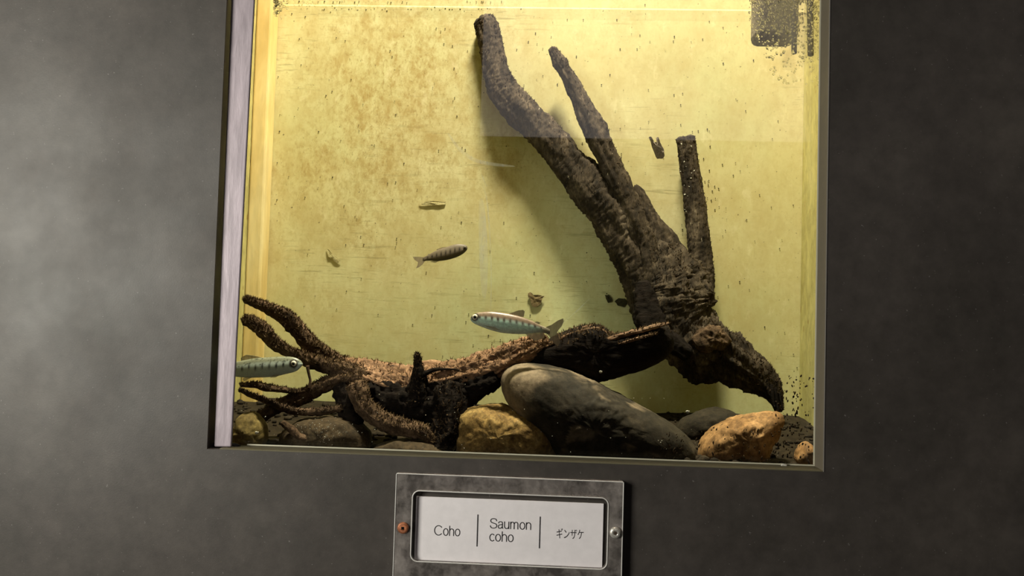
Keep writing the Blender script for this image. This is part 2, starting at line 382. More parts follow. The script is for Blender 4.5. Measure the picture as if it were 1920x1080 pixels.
# high window in the wall behind the viewer, mirrored faintly by the tank glass
wz0 = P(1100, 258, -RY0+2*.02).z; wx0 = P(898, 258, -RY0+.04).x; wx1 = 2.4; wz1 = wz0+1.05
v, f = join([box(RX0, RX1, RY0-.08, RY0, 0, wz0), box(RX0, RX1, RY0-.08, RY0, wz1, RZ1), box(RX0, wx0, RY0-.08, RY0, wz0, wz1), box(wx1, RX1, RY0-.08, RY0, wz0, wz1)])
tag(obj('wall_back', v, f, M['room'], smooth=False), 'dark wall behind the viewer with a high window', None, None, 'structure')
wn = thing('window_1', ((wx0+wx1)/2, RY0, wz0), 'high daylight window behind the viewer', None, None, 'structure')
obj('pane', *box(wx0, wx1, RY0-.07, RY0-.06, wz0, wz1), M['daylight'], wn, False)
obj('window_frame', *join([box(wx0, wx1, RY0-.05, RY0+.01, wz1-.03, wz1), box(wx1-.03, wx1, RY0-.05, RY0+.01, wz0, wz1-.03)]), M['frame'], wn, False)

tag(obj('added_reveal_strip_1', *box(XR-.0011, XR-.0001, .0002, TH-.0002, ZB+.0002, ZT-.001), M['rim'], smooth=False), 'added strip coloured grey brown like the lit right side of the tank opening', None, None, 'structure')  # added strip; its colour paints the light on the right reveal
tag(obj('added_reveal_strip_2', *box(XL+.012, XR-.0013, .0002, TH-.0002, ZB+.0001, ZB+.0011), M['rimo'], smooth=False), 'added strip coloured olive like the lamplit bottom of the tank opening', None, None, 'structure')  # added strip; olive paints the tank lamp's light on the lower reveal
tag(obj('trim_3', *box(XR-.0010, XR-.0002, -.0006, .0001, ZB+.0002, ZT-.001), M['rimp'], smooth=False), 'thin pale chipped edge on the right side of the tank opening', None, None, 'structure')
# ------------------------------------------------------------------ aquarium
aq = thing('aquarium', ((TX0+TX1)/2, .15, TZ0-.012), 'glass fronted aquarium with yellow algae stained back board set into the dark wall', 'aquarium')
obj('back_panel', *box(TX0-.01, TX1+.01, YB, YB+.012, TZ0, TZT), M['back'], aq, False, label='cream painted back board mottled with brown algae')
obj('side_panel', *box(TX0-.010, TX0, GY1+.0005, YB-.0005, TZ0, TZT), M['side'], aq, False)
obj('side_panel', *box(TX1, TX1+.010, GY1+.0005, YB-.0005, TZ0, TZT), M['side'], aq, False)
obj('bottom_panel', *box(TX0-.01, TX1+.01, GY0, YB+.012, TZ0-.012, TZ0-.0003), M['silt'], aq, False)
bevel(obj('corner_post', *box(TX0+.0003, BLx, YB-.030, YB-.0005, TZ0, TZT), M['post'], aq, False, label='stained cream upright post in the corner'), .003)
obj('front_pane', *box(TX0-.02, TX1+.02, GY0, GY1, TZ0, TZT), M['glass'], aq, False, label='clear viewing glass')
# aluminium strip along the left jamb
ms = [P(434, -20, .006), P(478, -20, .006), P(433.5, 838, .006), P(401, 838, .006)]
a, b = ms[0], ms[1]; c_, d_ = ms[3], ms[2]
ext = lambda p, q, z: p + (p-q)*((z-p.z)/(p.z-q.z))
tl, tr = ext(a, c_, H+.47), ext(b, d_, H+.47)
fr4 = [c_, d_, tr, tl]
V = [Vector((p.x, .006, p.z)) for p in fr4] + [Vector((p.x, .0088, p.z)) for p in fr4]
bevel(obj('metal_strip', V, [(0, 1, 2, 3), (4, 7, 6, 5), (0, 4, 5, 1), (1, 5, 6, 2), (2, 6, 7, 3), (3, 7, 4, 0)], M['metal'], aq, False, label='lavender grey scratched aluminium strip'), .0012, 3)
obj('sealant_bead', *join([box(XL+.03, XR-.001, GY0-.0015, GY0-.0001, ZB+.0013, ZB+.0024)]), M['sealant'], aq, False)
obj('sealant_bead', *join([box(XR-.0022, XR-.0012, GY0-.0015, GY0-.0001, ZB+.0026, ZT-.001)]), M['sealant'], aq, False)
# black sealant lump at the foot of the strip
v, f = blob_raw([(392, 836), (402, 826), (420, 832), (440, 828), (458, 838), (440, 842), (410, 844)], .016, .005, 40, 16, .5, .3, 4)
obj('sealant_lump', v, f, M['goop'], aq)
# lamp over the tank (out of the picture)
lx, ly, lz = -.03, .052, H+1.50
lp = thing('tank_lamp', (lx, ly, lz), 'white strip lamp hanging over the open top of the aquarium', 'lamp')
obj('lamp_housing', *box(lx-.18, lx+.18, ly-.024, ly+.024, lz+.004, lz+.05), M['lamp'], lp, False)
for i in (-1, 1):
    obj('hanger', *box(lx+i*.15-.003, lx+i*.15+.003, ly-.003, ly+.003, lz+.05, RZ1), M['lamp'], lp, False)
la = area('tank_lamp_light', (lx, ly, lz), (lx-.05, ly+.12, lz-.75), .36, .04, 102.0, (1.0, .86, .66))
la.parent = lp; la.location = (0, 0, 0)

# water
WZ = P(900, 15, YB).z
v, f = box(TX0-.004, TX1+.004, GY1-.0004, YB+.004, TZ0-.005, WZ)
tag(obj('water', v, f, M['water'], smooth=False), 'clear greenish yellow water filling the aquarium', 'water', None, 'stuff')
# added ridge at the waterline, tilted to catch light as a bright line
V = [Vector((x, YB-dy, WZ+dz)) for x in (BLx+.0005, TX1-.001) for dy, dz in ((.0, .0022), (.00055, .0), (.0, -.016))]
obj('waterline_light_ridge', V, [(0, 1, 4, 3), (1, 2, 5, 4), (0, 3, 5, 2), (0, 2, 1), (3, 4, 5)], M['back'], aq, False, label='added ridge shaped to catch light as a bright waterline')

# gravel bed: silt mound and pebbles
BED = P(1350, 776, YB).z-TZ0-.004; nx, ny = 70, 30; V = []; Fc = []
def bedz(x, y):
    t = (y-GY1)/(YB-GY1)
    return TZ0 + .004 + BED*t + .004*fbm(Vector((x*14, y*14, 3)), 4)
for j in range(ny+1):
    for i in range(nx+1):
        x = TX0+.001+(TX1-TX0-.002)*i/nx; y = GY1+.001+(YB-GY1-.002)*j/ny
        V.append(Vector((x, y, bedz(x, y))))
for j in range(ny):
    for i in range(nx):
        a = j*(nx+1)+i; Fc.append((a, a+1, a+nx+2, a+nx+1))
bed = thing('gravel_bed', ((TX0+TX1)/2, .15, TZ0), 'dark silty gravel covering the bottom of the tank', 'gravel', None, 'stuff')
obj('silt', V, Fc, M['silt'], bed, kind='stuff')
bm = bmesh.new(); bmesh.ops.create_icosphere(bm, subdivisions=1, radius=1); ico = ([v.co.copy() for v in bm.verts], [tuple(v.index for v in f.verts) for f in bm.faces]); bm.free()
bm = bmesh.new(); bmesh.ops.create_icosphere(bm, subdivisions=2, radius=1); ico2 = ([v.co.copy() for v in bm.verts], [tuple(v.index for v in f.verts) for f in bm.faces]); bm.free()
parts = []
for _ in range(900):
    x = rng.uniform(TX0+.01, TX1-.01); y = GY1+.006+(YB-GY1-.015)*rng.random(); s = rng.uniform(.0016, .0055)
    sx, sy, sz = s*rng.uniform(.8, 1.4), s*rng.uniform(.8, 1.2), s*rng.uniform(.5, .9)
    z = bedz(x, y)+sz*.4; R_ = Matrix.Rotation(rng.uniform(0, 6.28), 3, 'Z'); q = rng.uniform(0, 9)
    parts.append(([Vector((x, y, z))+R_ @ Vector((p.x*sx, p.y*sy, p.z*sz))*(1+.2*nz(p*1.5+Vector((q, q, q)))) for p in ico[0]], ico[1]))
obj('pebbles', *join(parts), M['gravel'], bed, kind='stuff')

# ------------------------------------------------------------------ stones
def stone(name, out, Y, dep, m, label, seed, colf=None, **kw):
    v, f = blob_raw(out, Y, dep, seed=seed, **kw)
    return tag(obj(name, v, f, m, cols=[colf(p) for p in v] if colf else None), label, 'stone', 'stones on the tank bottom')
def boulder_shade(p):                     # slab's shade painted dark over the stone; clear at blunt end and crest
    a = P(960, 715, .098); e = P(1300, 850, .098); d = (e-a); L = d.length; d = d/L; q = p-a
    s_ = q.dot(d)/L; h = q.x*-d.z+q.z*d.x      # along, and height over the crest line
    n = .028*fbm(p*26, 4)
    bare = max(min(1, (.17-s_+n*6)/.10), min(1, (h-.0262+n*.6)/.006), min(1, (s_-.93+n*8)/.1)*.35, .7*min(1, max(0, (fbm(p*22+Vector((3, 1, 2)), 4)-.18)*5))*(1 if s_ > .35 and h < -.01 else 0))  # bare: stone left outside the painted shade
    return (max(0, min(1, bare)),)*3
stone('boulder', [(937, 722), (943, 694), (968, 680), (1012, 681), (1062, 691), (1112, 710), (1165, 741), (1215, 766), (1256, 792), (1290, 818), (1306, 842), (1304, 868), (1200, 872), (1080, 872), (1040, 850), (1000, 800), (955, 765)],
      .098, .052, M['boulder'], 'large smooth tan boulder lying under the dark bark slab', 1, colf=boulder_shade, amp=.05, fine=.02, na=160, nb=80, c=(1110, 795), ex=.7)
stone('golden_stone', [(848, 850), (850, 800), (862, 772), (890, 760), (930, 757), (962, 765), (1000, 782), (1030, 806), (1044, 842), (1040, 868), (930, 872), (855, 866)],
      .085, .034, M['gold'], 'rounded golden brown stone left of the large boulder', 2, amp=.16, fine=.05, na=80, nb=40)
stone('orange_stone', [(1308, 862), (1310, 832), (1328, 812), (1352, 795), (1385, 783), (1420, 773), (1452, 772), (1466, 782), (1462, 804), (1448, 835), (1440, 868), (1380, 872), (1325, 870)],
      .105, .032, M['orange'], 'orange stone at the foot of the upright branch', 3, amp=.16, fine=.05, na=80, nb=40)
stone('small_orange_stone', [(1488, 872), (1492, 846), (1504, 826), (1518, 828), (1528, 850), (1530, 874)], .06, .016, M['orange'], 'small orange stone in the right front corner of the tank', 4, amp=.2, fine=.05, na=44, nb=22)
stone('dark_stone', [(1262, 830), (1270, 790), (1300, 772), (1350, 768), (1392, 778), (1412, 800), (1414, 840), (1330, 850)], .215, .03, M['darkrock'], 'dark brown stone behind the orange stone', 5, amp=.2, fine=.05, na=60, nb=28)
stone('brown_stone', [(520, 845), (528, 806), (560, 784), (600, 778), (650, 782), (690, 800), (700, 830), (690, 852), (600, 856)], .085, .03, M['brownrock'], 'silty brown stone under the driftwood roots', 6, amp=.2, fine=.05, na=70, nb=30)
stone('olive_stone', [(438, 845), (440, 796), (452, 775), (478, 768), (496, 786), (500, 815), (488, 850), (460, 852)], .07, .022, M['olive'], 'olive brown stone in the left front corner of the tank', 7, amp=.2, fine=.05, na=60, nb=28)
stone('flat_brown_stone', [(690, 858), (700, 835), (740, 822), (800, 826), (840, 842), (846, 864), (760, 868)], .07, .024, M['brownrock'], 'low flat brown stone between the roots and the golden stone', 8, amp=.2, fine=.05, na=60, nb=26)

# ------------------------------------------------------------------ upright branched driftwood
tw = thing('driftwood_branch', P(1455, 772, .325), 'dark upright driftwood with three bare arms leaning on the back board', 'driftwood')
YT = .225
br = tube('branch', [(906, 38, 0.389, 20), (913, 52, 0.388, 22), (921, 88, 0.387, 22.5), (931, 135, 0.385, 24), (945, 172, 0.384, 29), (972, 203, 0.383, 30), (1010, 240, 0.381, 29), (1052, 288, 0.379, 31), (1098, 342, 0.377, 36), (1140, 392, 0.374, 40), (1175, 445, 0.372, 42), (1205, 500, 0.368, 46), (1228, 560, 0.364, 44)], M['tree'], tw, fine=.10, flat=.65, seed=1, rough=.10, ridge=.15, cap=.35, seg=40, knots=.1)
fuzz(br, 500, M['fuzz2'], 11, .0026)
b2 = tube('branch', [(1035, 92, 0.374, 7), (1042, 102, 0.374, 10), (1050, 118, 0.374, 13), (1058, 132, 0.373, 11.5), (1075, 160, 0.372, 14), (1092, 195, 0.370, 16), (1110, 232, 0.368, 21), (1128, 272, 0.366, 20), (1150, 318, 0.362, 19), (1172, 365, 0.359, 19), (1192, 412, 0.355, 19), (1210, 462, 0.353, 20), (1222, 515, 0.351, 24), (1228, 570, 0.351, 28)], M['tree'], tw, fine=.10, flat=.65, seed=2, rough=.16, ridge=.2, cap=.4, seg=36, knots=.22)
fuzz(b2, 260, M['fuzz2'], 12, .0022)
b3 = tube('branch', [(1285, 258, 0.382, 17), (1288, 275, 0.382, 17.5), (1293, 312, 0.381, 17.5), (1301, 370, 0.379, 19), (1308, 430, 0.377, 20), (1315, 490, 0.374, 21.5), (1316, 530, 0.371, 24), (1308, 565, 0.367, 28)], M['tree'], tw, fine=.10, flat=.65, seed=3, rough=.08, ridge=.08, cap=.12, seg=36)
fuzz(b3, 200, M['fuzz2'], 13, .002)
st1 = tube('branch_stub', [(1193, 350, 0.370, 5), (1199, 364, 0.369, 10), (1210, 392, 0.368, 15), (1226, 430, 0.366, 21), (1246, 475, 0.365, 28), (1262, 520, 0.363, 34)], M['tree'], tw, fine=.10, flat=.65, seed=4, rough=.18, ridge=.2, cap=.6, seg=32, knots=.15)
st2 = tube('branch_stub', [(1234, 410, 0.369, 3), (1240, 422, 0.369, 8), (1252, 445, 0.368, 15), (1266, 480, 0.366, 22), (1282, 520, 0.364, 32), (1290, 560, 0.361, 38)], M['tree'], tw, fine=.10, flat=.65, seed=5, rough=.2, ridge=.2, cap=.6, seg=32, knots=.2)
tk = tube('trunk', [(1232, 470, 0.364, 34), (1250, 510, 0.361, 50), (1262, 545, 0.359, 66), (1266, 580, 0.355, 68), (1280, 612, 0.350, 62), (1310, 640, 0.345, 56), (1345, 662, 0.342, 50), (1385, 682, 0.338, 40), (1420, 704, 0.335, 30), (1444, 728, 0.331, 20), (1456, 752, 0.328, 12), (1461, 770, 0.326, 7)], M['tree'], tw, fine=.10, flat=.65, seed=6, rough=.16, ridge=.24, cap=.4, seg=56, knots=.25)
fuzz(tk, 1300, M['fuzz2'], 14, .003)
hollow = tube('burl', [(1206, 530, 0.328, 12), (1210, 560, 0.325, 20), (1218, 600, 0.321, 27), (1236, 628, 0.319, 24), (1262, 645, 0.317, 18), (1290, 664, 0.315, 14)], M['slab'], tw, fine=.10, flat=.65, seed=7, rough=.2, ridge=.2, seg=34)  # black lump on the trunk; its colour paints the shade of a hollow
v, f = blob_raw([(1298, 630), (1312, 612), (1340, 606), (1362, 618), (1376, 640), (1366, 652), (1330, 656), (1304, 650)], .318, .012, 60, 30, .8, .3, 9)
obj('knot', v, f, M['root'], tw, label='rough brown knot')
v, f = blob_raw([(1314, 556), (1316, 522), (1326, 530), (1334, 545), (1336, 566), (1326, 574)], .352, .014, 40, 20, .5, .2, 10)
obj('burl', v, f, M['tree'], tw)
# hanging rotten strips at the foot
for i, (x, y, l, s) in enumerate([(1446, 722, 40, 4), (1454, 728, 44, 3.4), (1438, 716, 26, 3), (1462, 736, 30, 2.6)]):
    tube('bark_strip', [(x, y, .322, s), (x+2, y+l*.5, .319, s*.8), (x+5, y+l, .317, s*.4)], M['slab'], tw, seed=20+i, rough=.4, ridge=.2, seg=12)
# pale flecks on the right arm
parts = []
for _ in range(26):
    t = rng.random(); x = 1287+t*28+rng.uniform(-15, 15); y = 268+t*250; p = P(x, y, .367); s = rng.uniform(.0007, .0019)
    R_ = Matrix.Rotation(rng.uniform(0, 6), 3, 'Y')
    parts.append(([p+Vector((0, .004+.004*abs((x-1287-t*28)/15)**2, 0))+R_ @ Vector((q.x*s*.5, q.y*s*.3, q.z*s)) for q in ico[0]], ico[1]))
obj('pale_flecks', *join(parts), M['shell'], tw, kind='stuff', label='small pale flecks on the bark')

# ------------------------------------------------------------------ fallen root log
lg = thing('driftwood_log', P(780, 850, .11), 'fallen orange brown driftwood log with mossy roots reaching left along the bottom', 'driftwood')
mn = tube('log', [(612, 684, .12, 14), (650, 694, .118, 22), (690, 706, .115, 30), (735, 722, .112, 36), (785, 727, .110, 36), (835, 716, .108, 33), (885, 702, .106, 30), (930, 682, .106, 26), (968, 664, .108, 22), (1000, 650, .113, 19), (1024, 642, .118, 15)], M['log'], lg, fine=.17, seed=30, rough=.12, ridge=.22, seg=60, knots=.15)
fuzz(mn, 700, M['fuzz3'], 31, .0032, .25)
r1 = tube('root', [(460, 562, .105, 6), (478, 569, .106, 8), (505, 580, .108, 10.5), (533, 594, .11, 14), (556, 616, .112, 15), (578, 640, .114, 15), (600, 660, .116, 14), (630, 680, .118, 14), (668, 692, .118, 14)], M['root'], lg, fine=.17, seed=32, rough=.22, ridge=.18, seg=30, knots=.15)
fuzz(r1, 900, M['fuzz'], 33, .0028, -.1)
r2 = tube('root', [(458, 601, .085, 9), (474, 606, .086, 11), (496, 624, .088, 13), (516, 644, .09, 12), (545, 662, .093, 11), (580, 676, .096, 13), (618, 688, .1, 14), (660, 698, .104, 16), (700, 712, .106, 15)], M['root'], lg, fine=.17, seed=34, rough=.22, ridge=.18, seg=30, knots=.15)
fuzz(r2, 900, M['fuzz'], 35, .0028, -.1)
tube('twig', [(577, 686, .088, 3.2), (579, 700, .087, 2.6), (582, 715, .087, 2.8), (580, 728, .087, 3.5)], M['root'], lg, seed=36, rough=.3, seg=12)
r3 = tube('root', [(452, 722, .085, 4.5), (480, 722, .085, 5.5), (500, 727, .085, 7), (528, 730, .087, 5.5), (556, 735, .089, 5), (584, 731, .09, 6)], M['root'], lg, fine=.17, seed=37, rough=.35, ridge=.2, seg=18, knots=.25)
fuzz(r3, 180, M['fuzz'], 38, .002, -.2)
r4 = tube('root', [(450, 732, .075, 4), (474, 742, .076, 5), (500, 752, .077, 5), (528, 764, .078, 6.5), (560, 772, .079, 7), (600, 772, .08, 6.5), (640, 765, .082, 6)], M['root'], lg, fine=.17, seed=39, rough=.3, ridge=.2, seg=20)
fuzz(r4, 220, M['fuzz2'], 40, .0022, -.2)
r5 = tube('root', [(488, 782, .09, 10), (520, 764, .092, 12), (560, 748, .094, 14), (600, 726, .096, 14), (635, 712, .098, 14), (668, 710, .1, 13), (700, 716, .102, 12)], M['root'], lg, fine=.17, seed=41, rough=.2, ridge=.2, seg=26)
fuzz(r5, 320, M['fuzz'], 42, .0026, .1)
r6 = tube('root', [(668, 722, .085, 18), (680, 752, .08, 17), (700, 776, .076, 17), (732, 794, .073, 17), (765, 804, .07, 15), (798, 812, .068, 13), (815, 830, .066, 10)], M['root'], lg, fine=.17, seed=43, rough=.2, ridge=.2, seg=30, knots=.15)
fuzz(r6, 420, M['fuzz'], 44, .0026, 0)
r7 = tube('root', [(530, 792, .062, 6), (548, 806, .062, 7), (562, 818, .062, 6), (590, 824, .062, 6), (618, 834, .062, 5), (640, 846, .062, 4)], M['root'], lg, fine=.17, seed=45, rough=.25, ridge=.2, seg=18)
r8 = tube('root', [(836, 730, .088, 26), (846, 760, .082, 26), (846, 795, .076, 24), (832, 825, .072, 22), (815, 850, .07, 18)], M['slab'], lg, fine=.17, seed=46, rough=.3, ridge=.25, seg=36, knots=.25)
fuzz(r8, 300, M['fuzz2'], 47, .003, -.3)
r9 = tube('root', [(690, 735, .1, 26), (730, 752, .098, 34), (780, 760, .097, 38), (830, 752, .096, 34), (880, 730, .098, 26), (930, 706, .1, 18)], M['slab'], lg, fine=.17, seed=48, rough=.25, ridge=.2, seg=44)
r10 = tube('root', [(640, 722, .1, 18), (652, 752, .096, 20), (660, 786, .09, 20), (664, 820, .086, 18), (660, 850, .082, 14)], M['slab'], lg, fine=.17, seed=49, rough=.25, ridge=.25, seg=30)
sb = tube('stub', [(782, 664, .082, 5), (783, 676, .082, 7), (784, 694, .082, 9.5), (785, 712, .084, 14), (786, 730, .088, 22), (786, 745, .092, 28)], M['slab'], lg, fine=.17, seed=50, rough=.25, ridge=.2, seg=30, cap=.5)
fuzz(sb, 200, M['fuzz2'], 51, .0022, -.5)
tube('twig', [(795, 702, .082, 5), (812, 694, .084, 4), (838, 692, .086, 2.5), (862, 694, .088, 1.2)], M['slab'], lg, seed=52, rough=.3, seg=12)
tube('ridge', [(765, 700, .135, 8), (795, 690, .136, 14), (825, 688, .136, 12), (850, 694, .136, 6)], M['log'], lg, seed=53, rough=.2, seg=24)
# dark bark slab at the thick end
v, f = blob_raw([(968, 668), (1000, 648), (1052, 624), (1090, 614), (1118, 610), (1134, 616), (1142, 626), (1170, 624), (1210, 614), (1246, 606), (1257, 618), (1264, 640), (1260, 660), (1238, 680), (1200, 694), (1140, 713), (1090, 716), (1000, 700)],
                .128, .030, 130, 36, .12, .06, 12, (1110, 662), .6, 1.0, 1)
sl = obj('bark_slab', v, f, M['slab'], lg, label='black rotten bark slab')
fuzz(sl, 260, M['fuzz'], 54, .003, .4)
for i, pts in enumerate([
        [(1096, 652, 0.102, 2), (1140, 637, 0.102, 4), (1180, 626, 0.103, 4.5), (1220, 615, 0.106, 4), (1254, 606, 0.110, 1.8)],
        [(1120, 640, 0.105, 2), (1160, 630, 0.106, 3), (1200, 620, 0.108, 3), (1244, 610, 0.112, 1.5)],
        [(1030, 646, 0.108, 2), (1062, 631, 0.108, 4), (1092, 623, 0.108, 5), (1120, 619, 0.108, 5), (1140, 628, 0.108, 2.5)],
        [(1046, 634, 0.114, 2), (1076, 622, 0.115, 4), (1106, 614, 0.116, 4.5), (1128, 616, 0.116, 3)],
        [(1160, 645, 0.099, 1.6), (1186, 638, 0.099, 2.4), (1214, 630, 0.100, 2), (1232, 626, 0.101, 1)]]):
    sp_ = tube('splinter', pts, M['splinter'], lg, seed=60+i, rough=.55, ridge=.4, seg=22, knots=.3, fine=.25)
    fuzz(sp_, 60, M['fuzz'], 70+i, .002, .2)

# ------------------------------------------------------------------ fish
def lerp(a, b, t): t = max(0, min(1, t)); return tuple(x+(y-x)*t for x, y in zip(a, b))
def fish(label, st, Y, wid, colf, mskin, mfin, eye, tail, fins, iris, head=-1):
    """st: (x, ytop, ybot) stations nose to tail in pixels at depth Y; body is one continuous loft"""
    c0 = P(sum(s[0] for s in st)/len(st), st[len(st)//2][2], Y)
    root = thing('fish', c0, label, 'fish', 'young salmon swimming in the tank')
    ctl = [Vector((s[0], s[1], s[2])) for s in st]; cs = catmull(ctl, 9); N = len(cs); SG = 56
    V = []; Fc = []; C = []; mx = max(s[2]-s[1] for s in st)
    for i, s in enumerate(cs):
        t = i/(N-1); hh = (s.z-s.y)/2; cy = (s.z+s.y)/2
        wd = wid*mx*.5*(max(.0, hh*2/mx)**.9)*(1 if t < .55 else 1-.55*(t-.55)/.45)
        for k_ in range(SG):
            th = 2*math.pi*k_/SG; vz = math.sin(th); vx = math.cos(th)
            p = P(s.x, cy-vz*hh, Y) + Vector((0, math.copysign(abs(vx)**.9, vx)*wd*S(Y), 0))
            cc = colf(t, vz, s.x); de = math.hypot(s.x-eye[0], cy-vz*hh-eye[1])/eye[2]
            if de < 1.6: cc = lerp(cc, (.06, .05, .035), (1.6-de)*2.2)
            if t < .07 and abs(vz+.35) < .16: cc = lerp(cc, (.12, .09, .07), .7)
            V.append(p); C.append(cc)
    for i in range(N-1):
        for k_ in range(SG):
            k2 = (k_+1) % SG; Fc.append((i*SG+k_, i*SG+k2, (i+1)*SG+k2, (i+1)*SG+k_))
    Fc += [tuple(range(SG)), tuple(range((N-1)*SG, N*SG))]
    obj('body', V, Fc, mskin, root, cols=C)
    ex, ey, er, eo = eye
    for sgn in (-1, 1):
        pc = P(ex, ey, Y)+Vector((0, sgn*eo*S(Y), 0)); r = er*S(Y)
        e = obj('eye', [pc+Vector((p.x*r, p.y*r*.45, p.z*r)) for p in ico2[0]], ico2[1], iris, root)
        pp = pc+Vector((head*-.0*r, sgn*r*.32, 0))
        obj('pupil', [pp+Vector((p.x*r*.52, p.y*r*.22, p.z*r*.52)) for p in ico2[0]], ico2[1], M['black'], e)
    def fin(name, poly, m, dy=0.0, lean=0.0, th=.0005):
        n = len(poly); pts = [P(a, b, Y)+Vector((0, dy*S(Y)+lean*S(Y)*math.hypot(a-poly[0][0], b-poly[0][1]), 0)) for a, b in poly]
        o = Vector((0, th, 0))
        fc = [tuple(range(n)), tuple(range(2*n-1, n-1, -1))]+[(i, (i+1) % n, n+(i+1) % n, n+i) for i in range(n)]
        return obj(name, [p-o for p in pts]+[p+o for p in pts], fc, m, root, False)
    if tail: fin('tail_fin', tail, mfin)
    for nm, poly, m, dy, lean in fins: fin(nm, poly, m, dy, lean)
    return root
def col_silver(t, v, x):
    back = (.24, .165, .115); side = (.70, .95, .84); belly = (.58, .68, .60)
    c = lerp(side, back, (v-.18)/.30) if v > 0 else lerp(side, belly, (-v-.25)/.4)
    if t > .72: c = lerp(c, (.33, .28, .20), (t-.72)/.18)
    b = math.sin(x*2*math.pi/11.5)
    if .2 < t < .85 and b > .0 and -.1 < v < .7: c = lerp(c, (.09, .07, .05), b*1.5*max(0, 1-abs(v-.30-.1*nz(Vector((x*.09, 1, 2))))/.36))
    if t < .24 and v > .0: c = lerp(c, (.26, .20, .13), (v-.25)*2)
    if .02 < t < .22 and v < .2: c = lerp(c, (.70, .92, .80), .5+.5*nz(Vector((x*.4, v*4, 0))))
    g = nz(Vector((x*.22, v*5, 7))); return tuple(max(0, q*(1+.3*g)) for q in c)
def col_grey(t, v, x):
    back = (.22, .23, .16); side = (.62, .72, .66); belly = (.66, .76, .74)
    c = lerp(side, back, (v-.3)/.35) if v > 0 else lerp(side, belly, -v)
    b = math.sin((x-440)*2*math.pi/13.0)
    if t > .17 and b > .3: c = lerp(c, (.04, .045, .035), (b-.3)*1.9*max(0, 1-abs(v-.12-.15*nz(Vector((x*.08, 3, 2))))/.42))
    d = nz(Vector((x*.33, v*5, 3)))
    if t > .08 and v > .3 and d > .18: c = lerp(c, (.05, .055, .04), (d-.18)*4)
    if t < .2 and v < .2: c = lerp(c, (.52, .58, .54), .6)
    if .19 < t < .215 and -.7 < v < .3: c = lerp(c, (.2, .22, .18), .6)
    return c
def col_dark(t, v, x):
    c = lerp((.12, .085, .055), (.21, .165, .12), (1-abs(v))*1.0)
    if v < -.5: c = lerp(c, (.14, .12, .075), .7)
    b = math.sin(x*2*math.pi/8.6)
    if .14 < t and b > 0 and abs(v) < .62: c = lerp(c, (.03, .018, .012), b*1.2*max(0, 1-abs(v-.05)/.62))
    return c
fish('silvery mint fish with pale eye swimming left above the log',
     [(882, 596.5, 600), (886, 591, 604.5), (894, 586.5, 609), (905, 585, 613.5), (920, 584, 619), (940, 586, 624), (960, 589.5, 626), (980, 595, 626.5), (1000, 603, 624.5), (1012, 609, 623.5), (1022, 613, 625), (1031, 616, 627)],
     .075, .52, col_silver, M['fish'], M['fin'], (891, 594.5, 5.6, 5.4),
     [(1024, 613), (1034, 609), (1046, 601), (1056, 597), (1057, 603), (1053, 612), (1047, 619), (1044, 624), (1049, 634), (1050, 643), (1046, 649), (1040, 645), (1034, 637), (1029, 629), (1025, 626)],
     [('dorsal_fin', [(952, 589), (962, 585.5), (972, 582), (981, 581), (984, 584), (982, 594), (972, 594)], M['fin'], 0, 0),
      ('adipose_fin', [(1002, 604.5), (1006, 602.5), (1012, 604), (1013, 608), (1008, 608)], M['finp'], 0, 0),
      ('anal_fin', [(984, 625.5), (1002, 623), (1018, 624), (1022, 631), (1016, 636), (1002, 639), (994, 634)], M['finp'], 0, 0),
      ('pelvic_fin', [(948, 623), (962, 625.5), (978, 623), (966, 621)], M['finp'], -3.5, 0),
      ('pectoral_fin', [(908, 610), (926, 618), (938, 619), (928, 613)], M['finp'], -6.5, -.05)], M['iris'])
fish('grey spotted fish half hidden by the metal strip on the left',
     [(567.5, 681, 684), (563, 675.5, 689.5), (556, 671.5, 695.5), (546, 669, 699), (535, 668.5, 701.5), (518, 669, 705.5), (500, 670, 707.5), (480, 671.5, 708), (460, 675, 708), (440, 679, 706), (420, 683, 703), (402, 686, 701)],
     .07, .55, col_grey, M['fish'], M['fin'], (552.5, 681.5, 5.8, 6.2), [(404, 686), (392, 680), (378, 674), (382, 693), (376, 714), (392, 706), (404, 701)],
     [('dorsal_fin', [(492, 670.5), (478, 667), (462, 665), (452, 671), (452, 677), (476, 673)], M['finp'], 0, 0),
      ('pectoral_fin', [(528, 701), (519, 707), (508, 708), (514, 703)], M['finp'], -5, -.05),
      ('pelvic_fin', [(474, 707.5), (466, 711), (459, 715), (456, 710), (462, 707)], M['finp'], -3, 0)], M['iris'], 1)
fish('small dark brown barred fish swimming right in front of the back board',
     [(876.5, 463, 466), (874.5, 460.5, 470), (868, 458.2, 476), (858, 457.5, 481.5), (848, 459.5, 485), (838, 463, 487.5), (828, 466, 489), (818, 470, 489.5), (808, 475, 489), (800, 479.5, 489), (793, 483, 490.5)],
     .33, .5, col_dark, M['fishd'], M['fin'], (872, 465, 2.5, 4.4),
     [(796, 482.5), (786, 481.5), (774, 481.5), (777, 487), (784, 491.5), (783, 497), (780, 503), (786, 501), (792, 496), (796, 491)],
     [('dorsal_fin', [(842, 462.5), (828, 464), (818, 468), (822, 472), (832, 468)], M['fin'], 0, 0),
      ('adipose_fin', [(808, 476), (803, 476), (801, 480)], M['finp'], 0, 0),
      ('anal_fin', [(826, 488.5), (812, 489), (806, 491), (816, 492.5)], M['finp'], 0, 0)], M['irisd'], 1)

